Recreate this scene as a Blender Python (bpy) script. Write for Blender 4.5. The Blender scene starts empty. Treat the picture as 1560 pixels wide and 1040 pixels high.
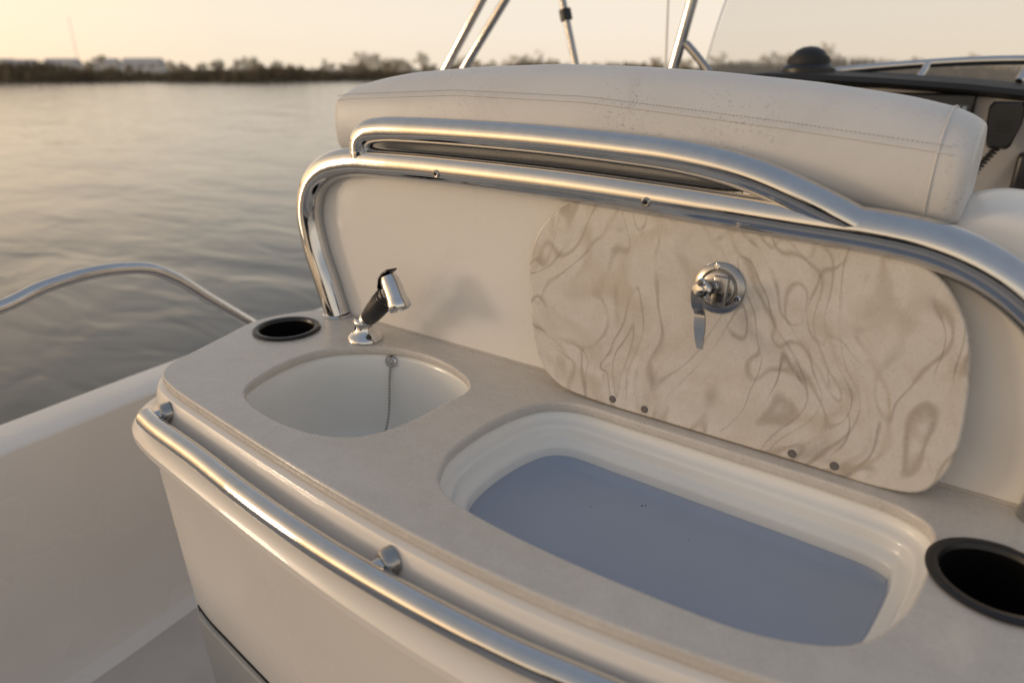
import bpy, bmesh, math, random
from mathutils import Vector, Matrix
random.seed(7)
scene=bpy.context.scene
COL=scene.collection

# ------------------------------------------------------------------ materials
def new_mat(name):
    m=bpy.data.materials.new(name); m.use_nodes=True
    nt=m.node_tree; return m,nt,nt.nodes["Principled BSDF"]
def N(nt,t,**k):
    n=nt.nodes.new(t)
    for a,b in k.items(): setattr(n,a,b)
    return n
def L(nt,a,b): nt.links.new(a,b)
def coords(nt,scale=(1,1,1)):
    tc=N(nt,'ShaderNodeTexCoord'); mp=N(nt,'ShaderNodeMapping'); mp.inputs['Scale'].default_value=scale
    L(nt,tc.outputs['Object'],mp.inputs['Vector']); return mp.outputs['Vector']
def noise(nt,vec,scale,detail=4,rough=.5,dist=0):
    n=N(nt,'ShaderNodeTexNoise'); n.inputs['Scale'].default_value=scale; n.inputs['Detail'].default_value=detail
    n.inputs['Roughness'].default_value=rough; n.inputs['Distortion'].default_value=dist
    L(nt,vec,n.inputs['Vector']); return n.outputs['Fac']
def math_(nt,op,a,b=None,c=None):
    n=N(nt,'ShaderNodeMath',operation=op)
    for i,s in enumerate((a,b,c)):
        if s is None: continue
        if hasattr(s,'is_linked'): L(nt,s,n.inputs[i])
        else: n.inputs[i].default_value=s
    return n.outputs[0]
def smooth(nt,f,lo,hi,a=0,b=1):
    r=N(nt,'ShaderNodeMapRange',interpolation_type='SMOOTHSTEP'); r.inputs['From Min'].default_value=lo; r.inputs['From Max'].default_value=hi
    r.inputs['To Min'].default_value=a; r.inputs['To Max'].default_value=b; L(nt,f,r.inputs['Value']); return r.outputs['Result']
def ramp(nt,fac,stops):
    r=N(nt,'ShaderNodeValToRGB'); e=r.color_ramp.elements
    while len(e)<len(stops): e.new(.5)
    for i,(p,c) in enumerate(stops):
        e[i].position=p; e[i].color=(c[0],c[1],c[2],1)
    L(nt,fac,r.inputs['Fac']); return r.outputs['Color']
def mixc(nt,fac,a,b,mode='MIX'):
    m=N(nt,'ShaderNodeMix',data_type='RGBA',blend_type=mode)
    if hasattr(fac,'is_linked'): L(nt,fac,m.inputs[0])
    else: m.inputs[0].default_value=fac
    for s,i in ((a,6),(b,7)):
        if hasattr(s,'is_linked'): L(nt,s,m.inputs[i])
        else: m.inputs[i].default_value=(s[0],s[1],s[2],1)
    return m.outputs[2]
def bump(nt,b,h,strength,dist=.001):
    n=N(nt,'ShaderNodeBump'); n.inputs['Strength'].default_value=strength; n.inputs['Distance'].default_value=dist
    L(nt,h,n.inputs['Height']); L(nt,n.outputs['Normal'],b.inputs['Normal'])
def simple(name,c,rough=.5,metal=0,var=.06,nscale=12,bmp=0,bscale=300,coat=0,grime=0):
    m,nt,b=new_mat(name); v=coords(nt)
    f=noise(nt,v,nscale,5,.6)
    lo=[x*(1-var) for x in c]; hi=[min(1,x*(1+var)) for x in c]
    col=ramp(nt,f,[(.3,lo),(.7,hi)])
    if grime:
        g=math_(nt,'MULTIPLY',smooth(nt,noise(nt,v,2.2,3,.5,.3),.35,.75),grime)
        col=mixc(nt,g,col,[x*.80 for x in (c[0],c[1]*.97,c[2]*.93)])
        rr=smooth(nt,noise(nt,v,5,2,.5),.25,.75,rough*.85,rough*1.2); L(nt,rr,b.inputs['Roughness'])
    else: b.inputs['Roughness'].default_value=rough
    L(nt,col,b.inputs['Base Color'])
    b.inputs['Metallic'].default_value=metal
    b.inputs['Coat Weight'].default_value=coat
    if bmp: bump(nt,b,noise(nt,v,bscale,3),bmp)
    return m
GEL=simple('gelcoat',(.80,.75,.685),.27,0,.015,4,coat=.2,grime=.15)
GELW=simple('gelcoat_white',(.81,.78,.735),.29,0,.015,4,coat=.2,grime=.14)
LINER=simple('liner_white',(.84,.83,.79),.22,0,.02,8,coat=.3,grime=.12)
DOOR=simple('door_grey',(.42,.41,.385),.45)
BLACK=simple('black_plastic',(.010,.010,.011),.35,0,.2)
BLACKM=simple('black_matte',(.012,.012,.012),.6,0,.2)
WELL=simple('cup_well_black',(.004,.004,.004),.8,0,.2)
WELL.node_tree.nodes['Principled BSDF'].inputs['Specular IOR Level'].default_value=.1
RUBBER=simple('handle_black',(.018,.017,.017),.4,0,.2)
GREYD=simple('dash_grey',(.42,.40,.38),.5)
PLUG=simple('grey_plug',(.13,.12,.115),.45)
STITCH=simple('stitch_thread',(.46,.39,.32),.8)
SKY_TINT=simple('icebox_floor_sky_tint',(.34,.40,.51),.33,0,.06,4,coat=.1)  # blue sky reflected on a white floor, painted into the base colour
def steel(name,base=(.62,.62,.62),r=.085):
    m,nt,b=new_mat(name); v=coords(nt)
    f=noise(nt,v,40,6,.7)
    L(nt,ramp(nt,f,[(.3,[x*.88 for x in base]),(.7,base)]),b.inputs['Base Color'])
    b.inputs['Metallic'].default_value=1
    L(nt,smooth(nt,f,.25,.75,r*.6,r*1.7),b.inputs['Roughness'])
    return m
STEEL=steel('stainless_steel'); CHROME=steel('chrome',(.68,.68,.68),.05); STEELD=steel('cast_steel',(.40,.39,.38),.22)

def stone(name,veins):
    m,nt,b=new_mat(name); v=coords(nt)
    k0=1.12 if veins else 1.03
    base=ramp(nt,noise(nt,v,9,6,.65,.6),[(.3,[x*k0 for x in (.55,.515,.47)]),(.7,[x*k0 for x in (.61,.572,.525)])])
    col=base
    if veins:
        w=N(nt,'ShaderNodeTexNoise'); w.inputs['Scale'].default_value=4.5; w.inputs['Detail'].default_value=1.5; L(nt,v,w.inputs['Vector'])
        sub=N(nt,'ShaderNodeVectorMath',operation='SUBTRACT'); sub.inputs[1].default_value=(.5,.5,.5); L(nt,w.outputs['Color'],sub.inputs[0])
        def flow(rot,warp,scl,scale,det,lines,thick,seed,ms,mlo,mhi,c,amt,base,soft=.25):
            sc=N(nt,'ShaderNodeVectorMath',operation='SCALE'); sc.inputs['Scale'].default_value=warp; L(nt,sub.outputs[0],sc.inputs[0])
            add_=N(nt,'ShaderNodeVectorMath',operation='ADD'); L(nt,v,add_.inputs[0]); L(nt,sc.outputs[0],add_.inputs[1])
            mp=N(nt,'ShaderNodeMapping'); mp.inputs['Rotation'].default_value=(0,rot,0); mp.inputs['Scale'].default_value=scl; mp.inputs['Location'].default_value=(seed,seed*.37,0); L(nt,add_.outputs[0],mp.inputs['Vector'])
            f=noise(nt,mp.outputs[0],scale,det,.45,.3)
            ph=math_(nt,'MULTIPLY',f,lines); fr_=math_(nt,'FRACT',ph); d=math_(nt,'ABSOLUTE',math_(nt,'SUBTRACT',fr_,.5))
            wd=smooth(nt,noise(nt,v,26,2,.5),.3,.7,thick*.35,thick*1.5)
            q=math_(nt,'DIVIDE',d,wd); s=smooth(nt,q,soft,1.0,1,0)
            g=smooth(nt,noise(nt,mp.outputs[0],ms,3,.6,.6),mlo,mhi)
            k=math_(nt,'MULTIPLY',math_(nt,'MULTIPLY',s,g),amt)
            return mixc(nt,k,base,c)
        cloud=math_(nt,'MULTIPLY',smooth(nt,noise(nt,v,8,4,.6,1.4),.46,.70),.38)
        col=mixc(nt,cloud,col,(.50,.43,.35))
        col=flow(.75,.22,(1.6,1,.7),5.5,1.8,13,.20,3.1,6,.38,.58,(.32,.265,.21),.58,col,.0)
        col=flow(-.75,.26,(1.7,1,.65),6.5,1.6,11,.15,8.7,7,.42,.60,(.27,.225,.185),.58,col,.0)
        col=flow(.15,.30,(1.3,1,.9),4.5,2.6,7,.34,1.3,5,.40,.64,(.45,.37,.285),.55,col,.0)
        col=flow(.9,.24,(1.5,1,.6),6.0,1.2,7,.06,5.2,9,.54,.64,(.20,.16,.13),.55,col,.1)
    speck=ramp(nt,noise(nt,v,380,2,.6),[(.35,(.72,.70,.68)),(.43,(1,1,1))])
    col=mixc(nt,.40,col,speck,'MULTIPLY')
    lsp=ramp(nt,noise(nt,v,480,2,.5),[(.63,(0,0,0)),(.71,(.06,.06,.055))])
    col=mixc(nt,1.0,col,lsp,'ADD')
    blot=ramp(nt,noise(nt,v,45,5,.72),[(.35,(.90,.89,.875)),(.6,(1,1,1))])
    col=mixc(nt,.60,col,blot,'MULTIPLY')
    L(nt,col,b.inputs['Base Color'])
    L(nt,smooth(nt,noise(nt,v,14,5,.7),.3,.7,.18,.34),b.inputs['Roughness'])
    return m
STONE=stone('solid_surface_stone',False); MARBLE=stone('marbled_stone',True)

def vinyl():
    m,nt,b=new_mat('cream_vinyl'); v=coords(nt)
    base=ramp(nt,noise(nt,v,7,5,.6),[(.3,(.63,.61,.585)),(.7,(.69,.67,.64))])
    mould=ramp(nt,noise(nt,v,260,4,.75),[(.34,(.42,.41,.40)),(.43,(1,1,1))])
    gate=smooth(nt,noise(nt,v,6,3,.6),.38,.64,0,.85)
    col=mixc(nt,gate,base,mixc(nt,1.0,base,mould,'MULTIPLY'))
    sm=math_(nt,'MULTIPLY',smooth(nt,noise(nt,v,12,6,.7,1.0),.50,.75),.20)
    col=mixc(nt,sm,col,(.40,.38,.36))
    L(nt,col,b.inputs['Base Color'])
    b.inputs['Roughness'].default_value=.40
    vo=N(nt,'ShaderNodeTexVoronoi'); vo.inputs['Scale'].default_value=700; L(nt,v,vo.inputs['Vector'])
    wr=noise(nt,v,22,3,.55,.8)
    bump(nt,b,math_(nt,'MULTIPLY_ADD',wr,8.0,vo.outputs['Distance']),.15,.0006)
    return m
VINYL=vinyl()

# ------------------------------------------------------------------ helpers
def empty(name,loc=(0,0,0)):
    e=bpy.data.objects.new(name,None); e.location=loc; COL.objects.link(e); e.empty_display_size=.05; return e
def add(name,me,mat,parent=None,smooth=True):
    if mat is not None and not me.materials: me.materials.append(mat)
    if smooth:
        for p in me.polygons: p.use_smooth=True
    o=bpy.data.objects.new(name,me); COL.objects.link(o)
    if parent: o.parent=parent
    return o
def angle_smooth(o,deg=35):
    me=o.data; bm=bmesh.new(); bm.from_mesh(me)
    for e in bm.edges:
        e.smooth = not (len(e.link_faces)==2 and e.calc_face_angle(0)>math.radians(deg))
    bm.to_mesh(me); bm.free()
def catmull(pts,n=8,closed=False):
    P=[Vector(p) for p in pts]; m=len(P); out=[]
    rng=range(m) if closed else range(m-1)
    for i in rng:
        if closed: a,b,c,d=P[(i-1)%m],P[i],P[(i+1)%m],P[(i+2)%m]
        else: a=P[i-1] if i>0 else P[0]*2-P[1]; b=P[i]; c=P[i+1]; d=P[i+2] if i+2<m else P[-1]*2-P[-2]
        t0=0; t1=t0+max((b-a).length,1e-6)**.5; t2=t1+max((c-b).length,1e-6)**.5; t3=t2+max((d-c).length,1e-6)**.5
        for k in range(n):
            t=t1+(t2-t1)*k/n
            A1=a*((t1-t)/(t1-t0))+b*((t-t0)/(t1-t0)); A2=b*((t2-t)/(t2-t1))+c*((t-t1)/(t2-t1)); A3=c*((t3-t)/(t3-t2))+d*((t-t2)/(t3-t2))
            B1=A1*((t2-t)/(t2-t0))+A2*((t-t0)/(t2-t0)); B2=A2*((t3-t)/(t3-t1))+A3*((t-t1)/(t3-t1))
            out.append(B1*((t2-t)/(t2-t1))+B2*((t-t1)/(t2-t1)))
    if not closed: out.append(P[-1])
    return out
def curve_mesh(cu):
    o=bpy.data.objects.new('tmp',cu); COL.objects.link(o)
    dg=bpy.context.evaluated_depsgraph_get(); dg.update()
    me=bpy.data.meshes.new_from_object(o.evaluated_get(dg)); bpy.data.objects.remove(o)
    me.materials.clear()
    return me
def tube(name,pts,r,mat,parent=None,n=8,smooth=True,cap=True):
    P=catmull(pts,n) if smooth else [Vector(p) for p in pts]
    cu=bpy.data.curves.new(name,'CURVE'); cu.dimensions='3D'; cu.bevel_depth=r; cu.bevel_resolution=12; cu.use_fill_caps=cap
    cu.twist_mode='MINIMUM'
    s=cu.splines.new('POLY'); s.points.add(len(P)-1)
    for i,p in enumerate(P): s.points[i].co=(p[0],p[1],p[2],1)
    me=curve_mesh(cu); o=add(name,me,mat,parent); angle_smooth(o,50); return o
def plate(name,loops,z0,z1,mat,bev=.0,parent=None):
    cu=bpy.data.curves.new(name,'CURVE'); cu.dimensions='2D'; cu.fill_mode='BOTH'
    cu.extrude=(z1-z0)/2-bev; cu.bevel_depth=bev; cu.bevel_resolution=3; cu.offset=-bev
    for lp in loops:
        s=cu.splines.new('POLY'); s.points.add(len(lp)-1); s.use_cyclic_u=True
        for i,p in enumerate(lp): s.points[i].co=(p[0],p[1],0,1)
    me=curve_mesh(cu)
    me.transform(Matrix.Translation((0,0,(z0+z1)/2)))
    o=add(name,me,mat,parent); angle_smooth(o,30); return o
def loft(name,rings,mat,parent=None,closed=True,cap0=False,cap1=False,ang=40):
    bm=bmesh.new(); R=[[bm.verts.new(p) for p in r] for r in rings]; n=len(rings[0])
    for a,b in zip(R[:-1],R[1:]):
        for i in range(n if closed else n-1):
            j=(i+1)%n; bm.faces.new((a[i],a[j],b[j],b[i]))
    if cap0: bm.faces.new(list(reversed(R[0])))
    if cap1: bm.faces.new(R[-1])
    bmesh.ops.recalc_face_normals(bm,faces=bm.faces)
    me=bpy.data.meshes.new(name); bm.to_mesh(me); bm.free()
    o=add(name,me,mat,parent); angle_smooth(o,ang); return o
def area(P): return sum(P[i].x*P[(i+1)%len(P)].y-P[(i+1)%len(P)].x*P[i].y for i in range(len(P)))/2
def normals2(P,closed=True):
    n=len(P); out=[]
    for i in range(n):
        a=P[i-1] if (closed or i>0) else P[i]; b=P[(i+1)%n] if (closed or i<n-1) else P[i]
        t=Vector((b.x-a.x,b.y-a.y)); t.normalize(); out.append(Vector((t.y,-t.x)))
    return out
def offset_ring(P,NN,d,z): return [Vector((p.x+n.x*d,p.y+n.y*d,z)) for p,n in zip(P,NN)]
def lathe(name,prof,loc,mat,parent=None,axis=(0,0,1),seg=40,ang=35):
    q=Vector((0,0,1)).rotation_difference(Vector(axis).normalized())
    rings=[]
    for r,z in prof:
        rings.append([Vector(loc)+q@Vector((max(r,1e-5)*math.cos(2*math.pi*k/seg),max(r,1e-5)*math.sin(2*math.pi*k/seg),z)) for k in range(seg)])
    return loft(name,rings,mat,parent,True,True,True,ang)
def box(name,a,b,mat,parent=None,bev=.004,seg=3):
    bm=bmesh.new(); bmesh.ops.create_cube(bm,size=1)
    c=[(a[i]+b[i])/2 for i in range(3)]; s=[abs(b[i]-a[i]) for i in range(3)]
    for v in bm.verts: v.co=Vector((c[0]+v.co.x*s[0],c[1]+v.co.y*s[1],c[2]+v.co.z*s[2]))
    if bev: bmesh.ops.bevel(bm,geom=list(bm.edges),offset=bev,segments=seg,affect='EDGES',profile=.5)
    me=bpy.data.meshes.new(name); bm.to_mesh(me); bm.free()
    o=add(name,me,mat,parent); angle_smooth(o,40); return o
def ccw(P): return P if area(P)>0 else list(reversed(P))

# ------------------------------------------------------------------ console (x = across boat, y = forward, z = up, counter top at z=0)
console=empty('wet_bar_console')
edge_ctrl=[(-.897,.712),(-.930,.668),(-.949,.605),(-.928,.53),(-.906,.46),(-.893,.424),(-.868,.401),(-.818,.388),(-.749,.380),(-.668,.372),(-.574,.363),(-.501,.357),(-.418,.352),(-.335,.350),(-.266,.351),(-.196,.356),(-.135,.364),(-.06,.377),(.0,.393),(.05,.415),(.085,.45),(.105,.51),(.118,.59),(.118,.66),(.10,.712)]
EDGE=catmull([(x,y,0) for x,y in edge_ctrl],6)
sink_ctrl=[(-.767,.513),(-.768,.558),(-.755,.595),(-.717,.631),(-.667,.655),(-.610,.657),(-.560,.645),(-.522,.625),(-.505,.601),(-.505,.558),(-.507,.510),(-.514,.473),(-.526,.447),(-.545,.430),(-.574,.417),(-.613,.411),(-.656,.412),(-.695,.418),(-.726,.430),(-.746,.450),(-.758,.478)]
SINK=ccw(catmull([(x,y,0) for x,y in sink_ctrl],4,True))
ice_ctrl=[(-.411,.447),(-.424,.475),(-.430,.531),(-.422,.596),(-.405,.632),(-.374,.651),(-.30,.653),(-.191,.652),(-.08,.651),(-.02,.646),(.006,.630),(.013,.601),(.011,.549),(.002,.490),(-.022,.443),(-.075,.415),(-.154,.405),(-.277,.402),(-.366,.411),(-.395,.425)]
ICE=ccw(catmull([(x,y,0) for x,y in ice_ctrl],5,True))
cupL=(-.872,.606); cupR=(.060,.580)
def circ(c,r,n=48): return [Vector((c[0]+r*math.cos(2*math.pi*k/n),c[1]+r*math.sin(2*math.pi*k/n),0)) for k in range(n)]
plate('countertop',[ccw(list(EDGE)),SINK,ICE,circ(cupL,.043),circ(cupR,.043)],-.012,0,STONE,.0028,console)
EN=normals2(EDGE,False)
cx=Vector((-.4,.55))
for i,n in enumerate(EN):
    if n.dot(Vector((EDGE[i].x,EDGE[i].y))-cx)<0: EN[i]=-n
prof=[(-.012,-.0125),(.002,-.0125),(.0065,-.0145),(.009,-.019),(.012,-.032),(.016,-.043),(.024,-.051),(.034,-.055),(.043,-.061),(.048,-.069),(.048,-.078),(.043,-.085),(.036,-.088),(.034,-.090),(.0345,-.094),(.0325,-.100),(.029,-.104),(.027,-.12),(.020,-.30),(.012,-.50),(-.004,-.768)]
loft('moulded_cabinet',[offset_ring(EDGE,EN,d,z) for d,z in prof],GEL,console,closed=False,ang=30)
def cab_off(z):
    for (d0,z0),(d1,z1) in zip(prof[:-1],prof[1:]):
        if z1<=z<=z0: return d0+(d1-d0)*(z-z0)/(z1-z0)
    return 0
def front_panel(name,xa,xb,zs,offs,mat):
    i0=min(range(len(EDGE)),key=lambda i:(EDGE[i]-Vector((xa,.395,0))).length); i1=min(range(len(EDGE)),key=lambda i:(EDGE[i]-Vector((xb,.386,0))).length)
    s_,n_=EDGE[i0:i1+1],EN[i0:i1+1]
    rr=[]
    for z,o_ in zip(zs,offs):
        r=offset_ring(s_,n_,cab_off(z)+o_,z)
        r=[offset_ring(s_[:1],n_[:1],cab_off(z)-.002,z)[0]]+r+[offset_ring(s_[-1:],n_[-1:],cab_off(z)-.002,z)[0]]
        rr.append(r)
    loft(name,rr,mat,console,closed=False,ang=25)
front_panel('door_gasket',-.845,-.02,[-.362,-.3622,-.46,-.55,-.65,-.74,-.7402],[-.001,.0015,.0015,.0015,.0015,.0015,-.001],BLACKM)
front_panel('locker_door',-.838,-.03,[-.367,-.3675,-.371,-.46,-.55,-.65,-.730,-.7305],[.0005,.005,.007,.007,.007,.007,.007,.0005],DOOR)
lathe('drain_hole_disc',[(.0032,-.002),(.0032,.0006),(.001,.001),(0,0)],(-.245,.3045,-.0735),BLACK,console,axis=(.05,-1,0),seg=16)  # black disc standing in for a small dark drain hole
MT=[(-.861,0),(-.879,.053),(-.899,.110),(-.9055,.169),(-.888,.211),(-.850,.239),(-.790,.2535),(-.710,.256),(-.590,.2565),(-.428,.2545),(-.311,.2505),(-.237,.247),(-.160,.2435),(-.083,.240),(-.040,.234),(-.003,.221),(.029,.202),(.058,.175),(.080,.135),(.090,.085),(.092,.04),(.090,0)]
MTs=catmull([(x,0,z) for x,z in MT],6)
def wall_ring(y):
    out=[Vector((p.x,y,p.z)) for p in MTs]
    out.insert(0,Vector((-.861,y,-.75))); out.append(Vector((.09,y,-.75)))
    return out
loft('back_panel',[wall_ring(.7125),wall_ring(.93)],GELW,console,closed=True,cap0=True,cap1=True)
CAULK=simple('caulk',(.50,.46,.41),.6)
tube('caulk_bead',[(-.885,.7115,.0004),(-.6,.7115,.0004),(-.3,.7115,.0004),(.08,.7115,.0004)],.0018,CAULK,console,n=2)
# sink bowl
SN=normals2(SINK)
def shrink(P,s,z):
    c=sum(P,Vector((0,0,0)))/len(P); return [Vector((c.x+(p.x-c.x)*s,c.y+(p.y-c.y)*s,z)) for p in P]
sink=empty('sink')
rings=[offset_ring(SINK,SN,.006,-.0125),offset_ring(SINK,SN,.004,-.014),offset_ring(SINK,SN,.002,-.02),offset_ring(SINK,SN,-.001,-.05)]
for s,z in ((.96,-.09),(.92,-.12),(.86,-.138),(.76,-.148),(.55,-.152),(.15,-.155),(.02,-.156)): rings.append(shrink(SINK,s,z))
loft('bowl',rings,LINER,sink,True,False,True,60)
lathe('drain',[(.022,0),(.022,.002),(.017,.003),(.015,.0)],(-.64,.53,-.155),STEEL,sink)
ch=empty('stopper_chain')
pts=[Vector((-.687,.6455,-.026)),Vector((-.686,.640,-.05)),Vector((-.683,.634,-.08)),Vector((-.676,.622,-.105)),Vector((-.668,.60,-.13)),Vector((-.655,.57,-.1475)),Vector((-.645,.54,-.150))]
cp=catmull(pts,10); bm=bmesh.new(); acc=0; tot=[cp[0]]
for a,b in zip(cp[:-1],cp[1:]):
    d=(b-a).length
    while acc+0.0046<=d: acc+=.0046; tot.append(a+(b-a)*(acc/d))
    acc-=d
for p in tot: bmesh.ops.create_icosphere(bm,subdivisions=2,radius=.0021,matrix=Matrix.Translation(p))
me=bpy.data.meshes.new('chain_beads'); bm.to_mesh(me); bm.free(); add('chain_beads',me,STEELD,ch)
lathe('chain_anchor',[(.0095,0),(.0095,.002),(.008,.004),(.004,.0045),(.0035,.007),(.0,.0075)],(-.688,.648,-.022),CHROME,ch,axis=(.25,-1,.1),seg=28)
# ice box
ib=empty('ice_box'); IN=normals2(ICE)
ip=[(.008,-.0125),(.0045,-.0135),(.002,-.0165),(.0005,-.021),(-.0015,-.0245),(-.0055,-.0262),(-.009,-.0275),(-.0105,-.031),(-.0115,-.039),(-.014,-.0425),(-.019,-.044),(-.0225,-.046),(-.024,-.051),(-.0245,-.060)]
loft('ice_box_liner',[offset_ring(ICE,IN,d,z) for d,z in ip],LINER,ib,True,False,False,70)
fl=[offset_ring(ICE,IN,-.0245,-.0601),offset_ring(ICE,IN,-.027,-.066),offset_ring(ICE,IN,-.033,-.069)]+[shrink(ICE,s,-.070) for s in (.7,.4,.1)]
loft('ice_box_floor',fl,SKY_TINT,ib,True,False,True,60)
bm=bmesh.new()
for (x,y,s) in ((-.255,.60,.0011),(-.30,.565,.0006),(-.19,.575,.0006),(-.252,.603,.0008)):
    bmesh.ops.create_icosphere(bm,subdivisions=1,radius=s,matrix=Matrix.Translation((x,y,-.0697)))
me=bpy.data.meshes.new('grit'); bm.to_mesh(me); bm.free(); add('grit',me,BLACKM,ib)
for c in (cupL,cupR):
    e=empty('cup_holder')
    fo=lathe('flange',[(.0425,.0002),(.049,.0004),(.0515,.0015),(.0515,.0035),(.0495,.005),(.0455,.0052),(.0425,.004),(.0408,.0)],(c[0],c[1],0),BLACK,e,seg=64)
    bm=bmesh.new(); bm.from_mesh(fo.data)
    bmesh.ops.delete(bm,geom=[f for f in bm.faces if len(f.verts)>4],context='FACES'); bm.to_mesh(fo.data); bm.free()
    o=lathe('well',[(.0408,.0),(.0395,-.03),(.037,-.075),(.03,-.08),(.0,-.08)],(c[0],c[1],0),WELL,e,seg=64)
    bm=bmesh.new(); bm.from_mesh(o.data)
    bmesh.ops.delete(bm,geom=[f for f in bm.faces if len(f.verts)>4 and f.calc_center_median().z>-.01],context='FACES'); bm.to_mesh(o.data); bm.free()

# ------------------------------------------------------------------ ice box lid, leaning on the back panel
lid=empty('ice_box_lid',(0,.667,0)); lid.rotation_euler=(-math.atan(.12),0,0)
lc=[(-.386,.241),(-.424,.230),(-.455,.202),(-.468,.163),(-.463,.114),(-.452,.060),(-.436,.028),(-.408,.009),(-.362,.003),(-.25,.002),(-.12,.002),(-.030,.002),(-.006,.009),(.008,.030),(.013,.060),(.010,.110),(.003,.150),(-.011,.184),(-.034,.210),(-.066,.225),(-.111,.233),(-.175,.237),(-.25,.240),(-.32,.242)]
LP=ccw(catmull([(x,z*1.005,0) for x,z in lc],5,True))
lo=plate('stone_slab',[LP],-.012,0,MARBLE,.003)
lo.data.transform(Matrix.Rotation(math.pi/2,4,'X'))
lo.parent=lid
def ldisc(name,x,z,prof,mat,seg=32,y=0): return lathe(name,prof,(x,y,z),mat,lid,axis=(0,-1,0),seg=seg)
for i,(x,z) in enumerate(((-.333,.0115),(-.291,.0105),(-.124,.010),(-.083,.010))):
    ldisc('hinge_plug_%d'%i,x,z,[(.0045,-.001),(.0045,.0003),(.0038,.0009),(0,.0009)],PLUG,24)
lx,lz=-.226,.167
ldisc('latch_plate',lx,lz,[(.0275,-.001),(.0275,.0018),(.026,.0032),(.0205,.0045),(.0195,.003),(.018,.0028),(.0175,.006),(.016,.0068),(.0115,.0068),(.0105,.005),(.0,.005)],STEELD,48)
for a in (100,220,340):
    x=lx+.0230*math.cos(math.radians(a)); z=lz+.0230*math.sin(math.radians(a))
    ldisc('latch_screw_%d'%a,x,z,[(.0036,.003),(.0036,.0048),(.0025,.0058),(.0008,.0058),(.0006,.0048),(0,.0048)],CHROME,20)
box('latch_bridge',(lx-.004,-.0125,lz-.018),(lx+.012,-.004,lz+.014),STEELD,lid,.002)
box('latch_slot',(lx+.002,-.0135,lz-.013),(lx+.008,-.0120,lz-.004),BLACKM,lid,.0005)
ldisc('latch_shaft',lx-.005,lz+.002,[(.0075,.004),(.0075,.015),(.006,.0165),(.005,.017),(.005,.034),(.0085,.0342),(.0092,.036),(.0092,.040),(.0075,.042),(.0045,.0422),(.004,.045),(0,.0455)],STEEL,28)
ldisc('latch_nut',lx-.005,lz+.002,[(.0085,.017),(.0085,.024),(.0,.024)],STEELD,6)
def strip(name,path,t,mat,parent):
    rings=[]
    P=catmull([(0,y,z) for _,y,z,_w in path],5); X=catmull([(x,0,_w) for x,_,_,_w in path],5)
    for i,p in enumerate(P):
        a=P[max(i-1,0)]; b=P[min(i+1,len(P)-1)]; tn=(b-a).normalized(); n=Vector((0,-tn.z,tn.y))
        hw=X[i].z/2; x=X[i].x
        base=[(-hw,0),(-hw*.9,t/2),(hw*.9,t/2),(hw,0),(hw*.9,-t/2),(-hw*.9,-t/2)]
        rings.append([Vector((x+u,p.y,p.z))+n*v for u,v in base])
    return loft(name,rings,mat,parent,True,True,True,50)
strip('latch_lever',[(lx-.008,-.0385,lz+.009,.011),(lx-.008,-.039,lz-.002,.016),(lx-.008,-.035,lz-.016,.0135),(lx-.007,-.028,lz-.025,.012),(lx-.004,-.032,lz-.036,.013),(lx+.001,-.041,lz-.049,.010),(lx+.004,-.045,lz-.057,.007)],.0028,STEELD,lid)
ldisc('latch_cross_pin',lx-.005,lz+.010,[(.0045,.040),(.0045,.044),(.003,.0455),(0,.0455)],CHROME,20)

# ------------------------------------------------------------------ stainless frame and handle above the back panel
fr=empty('tube_frame')
tube('frame_tube',[(x,.700,z) for x,z in MT],.0212,STEEL,fr,n=12)
lathe('foot_flange',[(.0255,0),(.0255,.002),(.023,.004),(.0215,.0045)],(-.861,.700,.0002),STEEL,fr)
for x,z in ((-.612,.2545),(-.313,.2495)):
    lathe('frame_screw',[(.0055,0),(.0055,.0012),(.004,.0022),(.0022,.002),(.002,.0002),(0,.0002)],(x,.6792,z-.002),STEELD,fr,axis=(0,-1,-.1),seg=20)
    lathe('screw_socket',[(.0024,.0021),(.0,.0021)],(x,.6792,z-.002),BLACKM,fr,axis=(0,-1,-.1),seg=6)
gh=empty('grab_handle')
tube('handle_tube',[(-.768,.697,.252),(-.7685,.696,.270),(-.765,.695,.285),(-.750,.694,.2960),(-.720,.694,.3015),(-.660,.694,.3035),(-.584,.694,.304),(-.500,.694,.3035),(-.427,.694,.302),(-.350,.694,.299),(-.290,.694,.2955),(-.240,.694,.289),(-.200,.694,.280),(-.165,.694,.2685),(-.130,.695,.255),(-.105,.697,.244)],.0172,STEEL,gh,n=12)
lathe('weld_collar',[(.0190,0),(.0190,.003),(.0172,.005)],(-.768,.697,.268),STEEL,gh)

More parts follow.
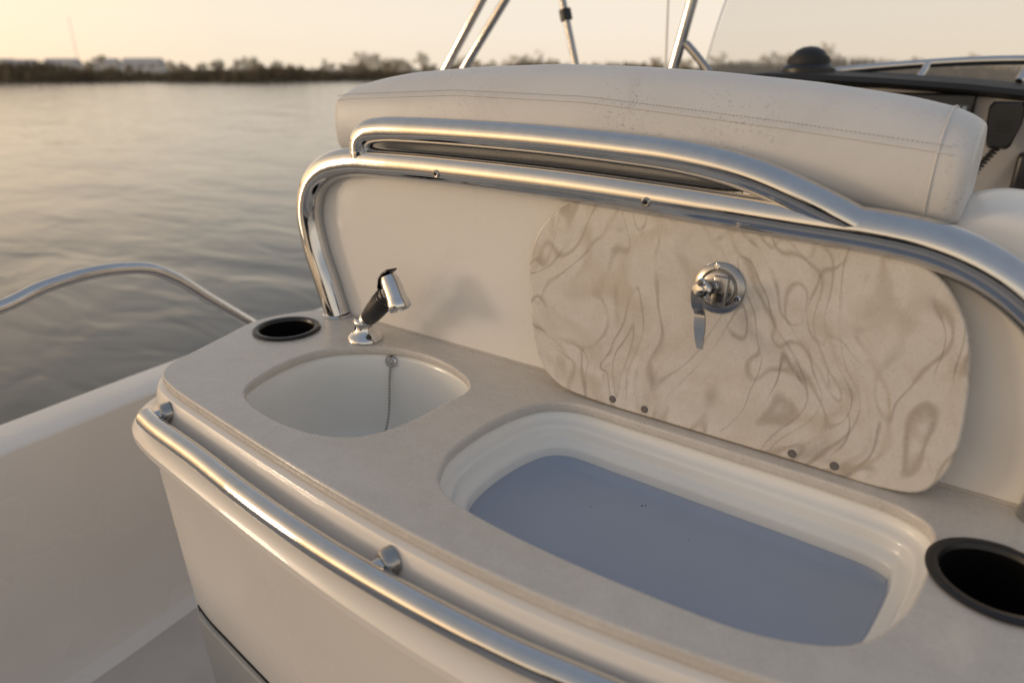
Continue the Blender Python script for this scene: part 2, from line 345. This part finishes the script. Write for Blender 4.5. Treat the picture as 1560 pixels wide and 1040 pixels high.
# front grab rail
gr=empty('front_grab_rail')
def edge_y(x):
    for a,b in zip(EDGE[:-1],EDGE[1:]):
        if a.x<=x<=b.x and a.y<.46: return a.y+(b.y-a.y)*(x-a.x)/(b.x-a.x+1e-9)
    return .40
rp=[(-.833,.3555,-.035),(-.80,.3505,-.035),(-.694,.341,-.035),(-.60,.330,-.035),(-.525,.323,-.035),(-.442,.318,-.035),(-.359,.317,-.035),(-.287,.319,-.035),(-.227,.323,-.035),(-.173,.330,-.035),(-.10,.340,-.035),(-.03,.355,-.035),(.03,.376,-.035)]
tube('rail_tube',rp,.0127,STEEL,gr,n=12)
lathe('rail_end_cap',[(.0127,0),(.012,.003),(.009,.0055),(.005,.007),(0,.0075)],rp[0],STEEL,gr,axis=(-1,.1,0))
for x,y in ((-.822,.353),(-.386,.3175),(.0,.366)):
    ax=Vector((.35,1,.12)).normalized(); ln=edge_y(x+.012)-.012-y
    lathe('standoff_stem',[(.0075,0),(.0075,ln)],(x,y,-.032),STEEL,gr,axis=ax,seg=32)
    lathe('standoff_flange',[(.0085,ln-.0075),(.0115,ln-.0070),(.0132,ln-.005),(.0136,ln-.001),(.0136,ln+.006)],(x,y,-.032),STEELD,gr,axis=ax,seg=32)

# ------------------------------------------------------------------ faucet
fc=empty('sink_faucet'); bx,by=-.743,.650
lathe('faucet_base',[(.0265,.0005),(.0265,.004),(.0245,.007),(.0205,.010),(.017,.013),(.0145,.018),(.0142,.024),(.0155,.026),(.0155,.030),(.0135,.033),(.010,.035),(0,.036)],(bx,by,0),CHROME,fc,seg=48)
ax=Vector((.64,-.06,.60)).normalized(); p0=Vector((bx+.001,by,.026))
lathe('swivel_neck',[(.0105,-.004),(.0115,.004),(.0115,.012),(.0095,.016)],p0,CHROME,fc,axis=ax)
lathe('grip',[(.0095,.014),(.0118,.016),(.0140,.030),(.0150,.045),(.0152,.060),(.0145,.074),(.0132,.086),(.0100,.088)],p0,RUBBER,fc,axis=ax)
for k in range(4):
    lathe('grip_ring_%d'%k,[(.0140,0),(.0157,.001),(.0157,.0025),(.0140,.0035)],p0+ax*(.058+.006*k),RUBBER,fc,axis=ax)
hc=p0+ax*.101
hd=Vector((.46,-.10,-.78)).normalized()
lathe('spray_head',[(.0,-.022),(.006,-.0215),(.0110,-.019),(.0135,-.013),(.0146,-.002),(.0146,.012),(.0156,.018),(.0168,.022),(.0168,.028),(.0150,.031),(.0125,.0315),(.0115,.029),(0,.029)],hc,CHROME,fc,axis=hd)
lathe('head_collar',[(.0120,-.014),(.0128,-.010),(.0128,.002)],hc,CHROME,fc,axis=ax)
side=ax.cross(hd).normalized(); t0=hc-hd*.022
P=[t0+ax*.012,t0-hd*.002,t0-hd*.001-ax*.014,t0+hd*.005-ax*.028]
rings=[]
for p,w in zip(P,(.009,.010,.009,.006)):
    rings.append([p+side*w-hd*.0012,p-side*w-hd*.0012,p-side*w+hd*.0012,p+side*w+hd*.0012])
loft('spray_lever',rings,BLACK,fc,True,True,True)

# ------------------------------------------------------------------ seat back cushion
def lerp(tab,x):
    if x<=tab[0][0]: return tab[0][1]
    for (a,b),(c,d) in zip(tab[:-1],tab[1:]):
        if x<=c: return b+(d-b)*(x-a)/(c-a)
    return tab[-1][1]
LO=[(-.87,.262),(-.614,.272),(-.45,.271),(-.326,.266),(-.126,.258),(-.02,.245)]
SE=[(-.87,.334),(-.824,.339),(-.62,.348),(-.42,.344),(-.298,.334),(-.194,.325),(-.06,.311),(-.02,.304)]
TO=[(-.87,.345),(-.849,.360),(-.80,.370),(-.75,.3765),(-.625,.384),(-.507,.3865),(-.40,.384),(-.296,.378),(-.188,.368),(-.10,.356),(-.06,.347),(-.03,.335)]
cush=empty('seat_back_cushion')
X0,X1=-.866,-.030
rings=[]; seamF=[]
ts=[0,.003,.008,.014,.022,.035,.05]+[.05+.9*k/40 for k in range(1,40)]+[.95,.965,.978,.986,.992,.997,1]
for t in ts:
    x=X0+(X1-X0)*t
    e=min(x-X0,X1-x); rc=.018
    q=0 if e>=rc else 1-math.sqrt(max(0,1-((rc-e)/rc)**2))
    lo_,se,to=lerp(LO,x),lerp(SE,x),lerp(TO,x)
    bow=.010*(1-((x+.45)/.42)**2)
    sec=[(.745,lo_-.004),(.732,lo_+.002),(.7265,lo_+.015),(.7255,(lo_+se)/2),(.7285,se-.012),(.7315,se-.003),(.7330,se),(.7365,se+.005),(.746,se+(to-se)*.40),(.762,se+(to-se)*.72),(.785,se+(to-se)*.93),(.812,to),(.842,to-.002),(.868,se+(to-se)*.75),(.884,se+(to-se)*.2),(.890,se-.01),(.892,(lo_+se)/2),(.889,lo_+.012),(.878,lo_),(.86,lo_-.004)]
    cy,cz=.81,(lo_+to)/2
    s=1-q*.16
    ring=[Vector((x,cy+(y-bow*.6-cy)*s,cz+(z-cz)*(1-q*.14))) for y,z in sec]
    rings.append(ring); seamF.append(ring[6].copy())
co=loft('cushion_body',rings,VINYL,cush,True,True,True,180)
md=co.modifiers.new('sub','SUBSURF'); md.levels=1; md.render_levels=2
seam_pts=[p+Vector((0,-.0002,.0002)) for p in seamF[3:-4]]
bm=bmesh.new()
sp=catmull(seam_pts,14)
for i in range(0,len(sp)-3,3):
    a,b=sp[i],sp[i+2]
    if (b-a).length<1e-5: continue
    d=(b-a).normalized(); c=(a+b)/2+Vector((0,.0012,.0062))
    mtx=Matrix.Translation(c)@d.to_track_quat('X','Z').to_matrix().to_4x4()@Matrix.Diagonal(((b-a).length*.42,.0006,.0006,1))
    bmesh.ops.create_icosphere(bm,subdivisions=1,radius=1,matrix=mtx)
me=bpy.data.meshes.new('stitching'); bm.to_mesh(me); bm.free(); add('stitching',me,STITCH,cush)
tube('front_piping',seam_pts,.0008,VINYL,cush,n=2)
rg=rings[-6]; tube('end_piping',[p+Vector((.0,-.0001,.0001)) for p in rg[1:14]],.0008,VINYL,cush,n=3)
hs=empty('helm_seat_base')
box('seat_pod',(-.84,.932,-.75),(.12,1.25,.20),GELW,hs,.03,5)
sh=[]
for k,(x,zt,w) in enumerate(((-.10,.232,.0),(-.06,.240,.01),(-.035,.256,.02),(-.01,.267,.025),(.03,.264,.025),(.07,.246,.02),(.11,.212,.02),(.14,.16,.02),(.15,.08,.02))):
    sh.append([Vector((x,.735-w*.2,0)),Vector((x,.735-w*.2,zt-.02)),Vector((x,.75,zt-.006)),Vector((x,.78,zt)),Vector((x,.86,zt+.004)),Vector((x,.92,zt-.004)),Vector((x,.93,zt-.03)),Vector((x,.93,0))])
o=loft('seat_shoulder',sh,GELW,hs,True,True,True,60); 
md=o.modifiers.new('sub','SUBSURF'); md.levels=2; md.render_levels=2

# ------------------------------------------------------------------ helm: dash, compass, microphone, windshield
hl=empty('helm_dashboard')
hood=[]
for x,z in ((-.62,.366),(-.52,.3745),(-.40,.372),(-.27,.366),(-.12,.356),(.02,.342),(.16,.32),(.3,.29)):
    hood.append([Vector((x,1.72,z-.014)),Vector((x,1.73,z-.004)),Vector((x,1.80,z)),Vector((x,2.02,z+.004)),Vector((x,2.02,z-.03)),Vector((x,1.80,z-.026)),Vector((x,1.735,z-.020))])
loft('dash_hood',hood,BLACKM,hl,True,True,True)
face=[]
for y,zo in ((1.765,-.6),(1.765,-.05),(1.772,-.018),(2.0,-.02),(2.0,-.6)):
    face.append([Vector((x,y,z+zo)) for x,z in ((-.62,.36),(-.4,.360),(-.27,.358),(-.12,.348),(.02,.334),(.16,.312),(.3,.285))])
loft('dash_face',face,GREYD,hl,closed=False)
box('instrument_panel',(-.40,1.745,.225),(-.095,1.768,.333),BLACK,hl,.006)
SCR=simple('display_blue',(.25,.33,.42),.3)
box('display_window',(-.137,1.7425,.296),(-.104,1.7448,.312),simple('display_glass',(.04,.05,.06),.2),hl,.001)
for i,w in enumerate((.006,.004,.007)):
    box('display_segment_%d'%i,(-.133+.009*i,1.7415,.300),(-.133+.009*i+w,1.7423,.308),SCR,hl,.0003)
for i in range(4):
    box('switch_%d'%i,(-.20+.016*i,1.741,.255),(-.19+.016*i,1.7448,.275),BLACKM,hl,.002)
box('gauge_pod',(-.002,1.71,.13),(.09,1.766,.225),BLACK,hl,.01)
mic=empty('radio_microphone')
rings=[]
for y,s in ((1.735,.80),(1.728,1),(1.712,1.02),(1.704,.9)):
    rg=[]
    for u,v in ((-.024,.042),(.024,.042),(.030,.032),(.029,.0),(.020,-.040),(.014,-.046),(-.014,-.046),(-.020,-.040),(-.029,.0),(-.030,.032)):
        rg.append(Vector((-.038+u*s,y,.278+v*s)))
    rings.append(rg)
loft('mic_body',rings,BLACK,mic,True,True,True)
for k in range(4): box('mic_grille_%d'%k,(-.052,1.7015,.265+.006*k),(-.024,1.7045,.2668+.006*k),BLACKM,mic,.0005)
tube('mic_clip',[(-.038,1.73,.29),(-.038,1.75,.30),(-.038,1.768,.30)],.008,BLACKM,mic)
cord=[]
for k in range(300):
    t=k/299; x=-.038-.055*math.sin(t*1.7); z=.235-.16*t; a=t*2*math.pi*24
    cord.append((x+.0065*math.cos(a),1.722+.0065*math.sin(a),z))
tube('coiled_cord',cord,.0022,BLACKM,mic,smooth=False)
cp_=empty('deck_compass',(0,0,0))
lathe('compass_base',[(.062,-.01),(.062,.006),(.054,.014),(.046,.018),(.044,.02)],(-.455,1.84,.374),BLACK,cp_)
lathe('compass_dome',[(.043,.014),(.044,.024),(.040,.038),(.031,.049),(.016,.056),(.0,.058)],(-.455,1.84,.372),BLACK,cp_)
lathe('compass_hood',[(.048,.012),(.049,.026),(.044,.036)],(-.455,1.84,.372),BLACKM,cp_)
ws=empty('windshield')
m,nt,b=new_mat('tinted_acrylic')
for n in list(nt.nodes):
    if n.type!='OUTPUT_MATERIAL': nt.nodes.remove(n)
out=[n for n in nt.nodes if n.type=='OUTPUT_MATERIAL'][0]
tr=N(nt,'ShaderNodeBsdfTransparent'); tr.inputs[0].default_value=(.95,.95,.93,1)
df=N(nt,'ShaderNodeBsdfDiffuse'); df.inputs[0].default_value=(.75,.74,.70,1)
gl=N(nt,'ShaderNodeBsdfGlossy'); gl.inputs['Roughness'].default_value=.05
m1=N(nt,'ShaderNodeMixShader'); m1.inputs[0].default_value=.18; L(nt,tr.outputs[0],m1.inputs[1]); L(nt,df.outputs[0],m1.inputs[2])
m2=N(nt,'ShaderNodeMixShader'); m2.inputs[0].default_value=.06; L(nt,m1.outputs[0],m2.inputs[1]); L(nt,gl.outputs[0],m2.inputs[2]); L(nt,m2.outputs[0],out.inputs[0])
ACR=m
bm=bmesh.new(); top=[];bot=[]
for k in range(25):
    t=k/24; x=-.80+1.25*t; y=2.06+.16*math.sin(t*math.pi)
    bot.append(bm.verts.new((x,y,.37-.05*t))); top.append(bm.verts.new((x+.07,y+.10,.75)))
for k in range(24): bm.faces.new((bot[k],bot[k+1],top[k+1],top[k]))
me=bpy.data.meshes.new('acrylic_screen'); bm.to_mesh(me); bm.free(); add('acrylic_screen',me,ACR,ws)
tube('screen_edge',[(-.80,2.06,.37),(-.775,2.09,.52),(-.73,2.16,.75)],.0025,STEEL,ws)
tube('screen_rail',[(-.46,1.95,.368),(-.36,1.96,.380),(-.24,1.97,.390),(-.10,1.97,.397),(.06,1.96,.396),(.22,1.93,.385)],.010,STEEL,ws)
for x in (-.23,-.035): tube('rail_leg',[(x,1.94,.355),(x+.006,1.955,.375),(x+.012,1.965,.392)],.008,STEEL,ws)

def P18(a,b,ext0,ext1):
    A=Vector((a[0],1.8,a[1])); B=Vector((b[0],1.8,b[1])); d=(A-B)
    return [B-d*ext0,B,A,A+d*ext1]
cf=empty('canopy_frame')
tube('pole_a',P18((-1.408,.572),(-1.559,.384),1.6,2.2),.0125,STEEL,cf,n=2)
tube('pole_b',P18((-1.322,.568),(-1.483,.384),1.6,2.2),.0125,STEEL,cf,n=2)
tube('pole_c',P18((-1.125,.558),(-1.076,.394),2.2,2.4),.0100,STEELD,cf,n=2)
lathe('pole_clamp',[(.011,-.016),(.017,-.014),(.017,.014),(.011,.016)],(-1.113,1.8,.520),BLACK,cf,axis=(-.28,0,1))
tube('pole_d',P18((-.744,.539),(-.778,.388),2.0,2.4),.0140,STEEL,cf,n=2)
tube('pole_brace',[(-.752,1.8,.440),(-.735,1.8,.425),(-.693,1.8,.383),(-.62,1.8,.30),(-.5,1.8,.2)],.0100,STEELD,cf,n=3)
tube('top_bar',[(-1.13,1.8,1.0),(-.95,1.8,.98),(-.64,1.8,.98)],.0135,STEEL,cf,n=3)
an=empty('radio_antenna')
tube('antenna_whip',P18((-.809,.543),(-.802,.391),1.2,6),.0030,LINER,an,n=2)

# ------------------------------------------------------------------ hull, deck, side rails
hull=empty('boat_hull')
CX=-.42
go=[(-2.2,-1.38),(-1.2,-1.41),(0,-1.445),(.36,-1.470),(.72,-1.500),(1.5,-1.52),(2.4,-1.45),(3.4,-1.15),(4.2,-.72),(4.6,-.42)]
GO=catmull([(x,y,0) for y,x in go],5)
GOr=[Vector((2*CX-p.x,p.y,0)) for p in reversed(GO[:-1])]
HP=GO+GOr
HN=normals2(HP,False)
for i,n in enumerate(HN):
    if n.dot(Vector((HP[i].x-CX,HP[i].y-1.0)))<0: HN[i]=-n
hp=[(-.085,-1.9),(.0,-.7),(.012,-.34),(.022,-.325),(.022,-.295),(.010,-.285),(.004,-.266),(-.001,-.254),(-.006,-.2505),(-.060,-.2475),(-.118,-.2495),(-.122,-.2508),(-.1245,-.254),(-.125,-.262),(-.124,-.30),(-.118,-.60),(-.125,-.72),(-.145,-.755),(-.18,-.7695)]
loft('hull_shell',[offset_ring(HP,HN,d,z) for d,z in hp],GEL,hull,closed=False,ang=28)
bm=bmesh.new(); bm.faces.new([bm.verts.new((p.x,p.y,-.77)) for p in offset_ring(HP,HN,-.17,-.77)])
me=bpy.data.meshes.new('cockpit_deck'); bm.to_mesh(me); bm.free()
DECK=simple('nonskid_deck',(.60,.55,.51),.6,0,.06,9,bmp=.4,bscale=260,grime=.4)
add('cockpit_deck',me,DECK,hull,False)
box('transom',(-1.36,-2.35,-1.9),(.52,-2.15,-.25),GEL,hull,.03,4)
sb=empty('added_dark_bench')  # unseen bench, added to give the steel tubes dark reflections
NAVY=simple('navy_vinyl',(.018,.02,.028),.5)
box('added_bench_base',(-1.20,-2.12,-.768),(.36,-1.55,-.42),GELW,sb,.03,4)
box('added_bench_cushion',(-1.20,-2.05,-.418),(.36,-1.53,-.33),NAVY,sb,.03,4)
box('added_bench_backrest',(-1.20,-2.145,-.325),(.36,-2.02,.06),NAVY,sb,.04,4)
om=empty('added_dark_motor')  # unseen black motor, put behind the camera to darken tube reflections
def rr_ring(cx_,cy_,hx,hy,z,n=32):
    return [Vector((cx_+hx*math.copysign(abs(math.cos(2*math.pi*k/n))**.6,math.cos(2*math.pi*k/n)),cy_+hy*math.copysign(abs(math.sin(2*math.pi*k/n))**.6,math.sin(2*math.pi*k/n)),z)) for k in range(n)]
loft('added_motor_cowl',[rr_ring(CX,-2.80,hx,hy,z) for hx,hy,z in ((.14,.20,-.32),(.22,.31,-.28),(.235,.34,-.05),(.24,.35,.20),(.22,.33,.36),(.17,.27,.44),(.08,.14,.47))],BLACK,om,True,True,True,60)
loft('added_motor_leg',[rr_ring(CX,-2.72,hx,hy,z) for hx,hy,z in ((.13,.18,-.33),(.09,.15,-.7),(.06,.14,-1.2),(.04,.16,-1.8))],BLACK,om,True,True,True,60)
box('added_motor_bracket',(CX-.12,-2.60,-.70),(CX+.12,-2.34,-.34),BLACKM,om,.02)
sr=empty('side_rail')
grp=[(-.75,-.03),(-.30,-.028),(.10,-.024),(.397,-.010),(.464,.007),(.520,.014),(.570,.015),(.619,.010),(.669,-.003),(.720,-.036),(.785,-.098),(.880,-.186),(.945,-.25)]
tube('rail_tube',[(-1.4,y,z) for y,z in grp],.0120,STEEL,sr)
tube('rail_post',[(-1.4,-.3,-.03),(-1.4,-.3,-.25)],.011,STEEL,sr,n=1)
lathe('rail_foot',[(.028,0),(.028,.003),(.02,.006),(.013,.008)],(-1.4,.945,-.249),STEEL,sr)

# ------------------------------------------------------------------ water
m,nt,b=new_mat('river_water')
b.inputs['Base Color'].default_value=(.06,.058,.05,1); b.inputs['Roughness'].default_value=.13; b.inputs['IOR'].default_value=1.75
mp=N(nt,'ShaderNodeMapping'); mp.inputs['Rotation'].default_value=(0,0,math.radians(-35)); mp.inputs['Scale'].default_value=(.5,1.2,1)
tc=N(nt,'ShaderNodeTexCoord'); L(nt,tc.outputs['Object'],mp.inputs['Vector'])
n1=noise(nt,mp.outputs[0],.5,2,.4,.6); n2=noise(nt,mp.outputs[0],1.9,2,.5,.7); n3=noise(nt,mp.outputs[0],7,2,.5,.3)
h=math_(nt,'MULTIPLY_ADD',n2,.30,n1); h=math_(nt,'MULTIPLY_ADD',n3,.014,h)
bump(nt,b,h,1.0,.072)
WATER=m
bm=bmesh.new(); bmesh.ops.create_grid(bm,x_segments=8,y_segments=8,size=3000)
me=bpy.data.meshes.new('water'); bm.to_mesh(me); bm.free(); o=add('water',me,WATER); o.location=(0,0,-1.25)

# ------------------------------------------------------------------ far shore
F=Vector((-math.sin(math.radians(35.8)),math.cos(math.radians(35.8)),0)); R=Vector((F.y,-F.x,0))
def shore_d(s):
    return 90+15*math.sin(s*.033+2.3)+6*math.sin(s*.09+2)+3*math.sin(s*.23)
REED=simple('dry_reeds',(.12,.092,.055),.9,0,.45,.35)
GROUND=simple('marsh_ground',(.16,.14,.10),.95,0,.3,.1)
bm=bmesh.new(); a=[];b_=[]
for k in range(121):
    s=-260+520*k/120; d=shore_d(s)
    a.append(bm.verts.new(R*s+F*d+Vector((0,0,-1.3)))); b_.append((bm.verts.new(R*s+F*(d+1.2)+Vector((0,0,-.95))),bm.verts.new(R*s*6+F*2500+Vector((0,0,-.9)))))
for k in range(120):
    bm.faces.new((a[k],a[k+1],b_[k+1][0],b_[k][0])); bm.faces.new((b_[k][0],b_[k+1][0],b_[k+1][1],b_[k][1]))
me=bpy.data.meshes.new('marsh_ground'); bm.to_mesh(me); bm.free(); add('marsh_ground',me,GROUND,None,False)
def hfun(s): return 1.55+.45*math.sin(s*.05)+.35*math.sin(s*.17+1)+.25*math.sin(s*.53)
verts=[];faces=[]
for k in range(26000):
    s=random.uniform(-190,190); dd=random.random()**1.5*14; d=shore_d(s)+dd
    p=R*s+F*d; h=hfun(s)*random.uniform(.55,1.15)*(1+.02*dd); w=random.uniform(.05,.16); lean=random.uniform(-.25,.25)
    th=random.uniform(-.6,.6); dr=R*math.cos(th)+F*math.sin(th)
    i=len(verts); z0=-1.2
    verts+= [p-dr*w+Vector((0,0,z0)),p+dr*w+Vector((0,0,z0)),p+dr*(w*.9+lean*.5)+Vector((0,0,z0+h*.7)),p+dr*lean+Vector((0,0,z0+h)),p-dr*(w*.9-lean*.5)+Vector((0,0,z0+h*.7))]
    faces.append((i,i+1,i+2,i+3,i+4))
me=bpy.data.meshes.new('reed_bank'); me.from_pydata(verts,[],faces); add('reed_bank',me,REED,None,False)
def quad(p,s):
    n=Vector((random.gauss(0,1),random.gauss(0,1),random.gauss(0,1))).normalized(); t=n.orthogonal().normalized(); u=n.cross(t)
    i=len(verts); verts.extend([p+t*s,p+u*s*.8,p-t*s,p-u*s*.8]); faces.append((i,i+1,i+2,i+3))
def trees(name,cnt,d0,d1,h0,h1,hv,mat,ls):
    global verts,faces
    verts=[];faces=[]
    for k in range(cnt):
        d=random.uniform(d0,d1); s=random.uniform(-1.25,1.35)*d
        ang=s/d
        dens=max(0,.45+.55*math.sin(ang*9+.7)*math.sin(ang*23+2)+.25*math.sin(ang*51))
        if ang<-.38: dens*=.35          # open fields on the far left
        if random.random()>.35+.65*dens: continue
        h=random.uniform(h0,h1)+hv*dens*random.random()**1.2; w=h*random.uniform(.35,.8)
        base=R*s+F*d+Vector((0,0,-1))
        i=len(verts); verts.extend([base-R*.25,base+R*.25,base+R*.1+Vector((0,0,h*.7)),base-R*.1+Vector((0,0,h*.7))]); faces.append((i,i+1,i+2,i+3))
        nc=random.randint(5,8); cl=[(random.uniform(-w,w)*.7,random.uniform(-w,w)*.6,random.uniform(.15,.88)*h,random.uniform(.16,.30)*h) for _ in range(nc)]
        for c in cl:
            for _ in range(24):
                dv=Vector((random.gauss(0,1),random.gauss(0,1),random.gauss(0,.7))).normalized()*c[3]*random.uniform(.4,1)
                quad(base+R*c[0]+F*c[1]+Vector((0,0,c[2]))+dv,random.uniform(.5,1.1)*ls)
    me=bpy.data.meshes.new(name); me.from_pydata(verts,[],faces); add(name,me,mat,None,False)
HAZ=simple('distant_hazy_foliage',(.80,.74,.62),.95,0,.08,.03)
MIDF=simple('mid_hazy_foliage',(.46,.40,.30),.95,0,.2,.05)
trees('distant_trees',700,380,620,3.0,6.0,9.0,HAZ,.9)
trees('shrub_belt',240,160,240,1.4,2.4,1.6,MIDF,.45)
WALLF=simple('far_house_wall',(.66,.64,.62),.9); ROOFF=simple('far_house_roof',(.50,.48,.48),.9); GLF=simple('far_window',(.3,.3,.32),.5)
def house(s,d,w,h):
    e=empty('farmhouse'); c=R*s+F*d
    def B(nm,u0,u1,v0,v1,z0,z1,mat):
        rg=[[c+R*u+F*v+Vector((0,0,z)) for u,v in ((u0,v0),(u1,v0),(u1,v1),(u0,v1))] for z in (z0,z1)]
        loft(nm,rg,mat,e,True,True,True,20)
    B('walls',-w,w,-4,4,-1,h,WALLF)
    r=[[c+R*u+F*v+Vector((0,0,z)) for v,z in ((-4.5,h+.02),(0,h+3),(4.5,h+.02))] for u in (-w-.4,w+.4)]
    loft('roof',r,ROOFF,e,True,True,True,20)
    for k in range(3): B('window_%d'%k,-w*.7+k*w*.6,-w*.7+k*w*.6+w*.25,-4.05,-4.0,.6,2.0,GLF)
for s,d,w,h in ((-262,430,9,3.0),(-290,440,6,2.6),(-318,450,14,3.2),(-225,410,6,2.8),(-200,400,10,2.8)): house(s,d,w,h)
rm=empty('radio_mast'); c=R*(-.588*600)+F*600
for k in range(3):
    a=k*2.094; o_=Vector((math.cos(a),math.sin(a),0))
    tube('mast_leg_%d'%k,[c+o_*.7+Vector((0,0,-1)),c+o_*.25+Vector((0,0,39))],.08,ROOFF,rm,n=1)
for k in range(12):
    z=1+3.1*k; r_=.7-.45*(z/40)
    P=[c+Vector((math.cos(a),math.sin(a),0))*r_+Vector((0,0,z)) for a in (0,2.094,4.188,6.283)]
    tube('mast_brace_%d'%k,P,.05,ROOFF,rm,smooth=False)

# ------------------------------------------------------------------ light: hazy sunset sky + one soft low sun
EL=math.radians(6.0); az=Vector((-.80,-.60)).normalized()
world=bpy.data.worlds.new("World"); scene.world=world; world.use_nodes=True
wn=world.node_tree; bg=wn.nodes['Background']
sky=wn.nodes.new('ShaderNodeTexSky'); sky.sky_type='NISHITA'; sky.sun_disc=False
sky.sun_elevation=EL; sky.sun_rotation=math.atan2(az.x,az.y)%(2*math.pi)
sky.air_density=1.0; sky.dust_density=1.5; sky.ozone_density=1.5
tc=wn.nodes.new('ShaderNodeTexCoord'); sp_=wn.nodes.new('ShaderNodeSeparateXYZ'); wn.links.new(tc.outputs['Generated'],sp_.inputs[0])
hz=ramp(wn,sp_.outputs['Z'],[(0,(1.06,.90,.71)),(.05,(1.07,.94,.78)),(.17,(1.03,.93,.79)),(.30,(.62,.61,.60)),(.55,(.39,.425,.49)),(1,(.305,.36,.45))])
dt=wn.nodes.new('ShaderNodeVectorMath'); dt.operation='DOT_PRODUCT'; dt.inputs[1].default_value=(az.x,az.y,.05); wn.links.new(tc.outputs['Generated'],dt.inputs[0])
gl_=ramp(wn,dt.outputs['Value'],[(0,(.96,.96,.97)),(.35,(1.0,.98,.95)),(.8,(1.4,1.17,.92)),(1,(2.8,2.0,1.25))])
hz=mixc(wn,1.0,hz,gl_,'MULTIPLY')
ns=wn.nodes.new('ShaderNodeMix'); ns.data_type='RGBA'; ns.blend_type='MULTIPLY'; ns.inputs[0].default_value=1; ns.inputs[7].default_value=(.12,.12,.12,1)
wn.links.new(sky.outputs[0],ns.inputs[6])
fin=mixc(wn,.90,ns.outputs[2],hz)
wn.links.new(fin,bg.inputs[0]); bg.inputs[1].default_value=1.0
sd=bpy.data.lights.new('sun','SUN'); sd.energy=.6; sd.angle=math.radians(9); sd.color=(1,.82,.62)
so=bpy.data.objects.new('sun',sd); COL.objects.link(so)
dirv=Vector((az.x*math.cos(EL),az.y*math.cos(EL),math.sin(EL)))
so.rotation_euler=dirv.to_track_quat('Z','Y').to_euler()

# ------------------------------------------------------------------ camera
cam=bpy.data.cameras.new('camera'); cam.lens=24; cam.sensor_width=36; cam.clip_start=.02; cam.clip_end=6000
cam.dof.use_dof=True; cam.dof.focus_distance=.84; cam.dof.aperture_fstop=3.2
co_=bpy.data.objects.new('camera',cam); COL.objects.link(co_); co_.location=(0,0,.38)
co_.rotation_euler=(math.radians(90)-math.atan(415/1040),0,math.radians(35.8))
scene.camera=co_
scene.view_settings.view_transform='Standard'; scene.view_settings.look='None'; scene.view_settings.exposure=0
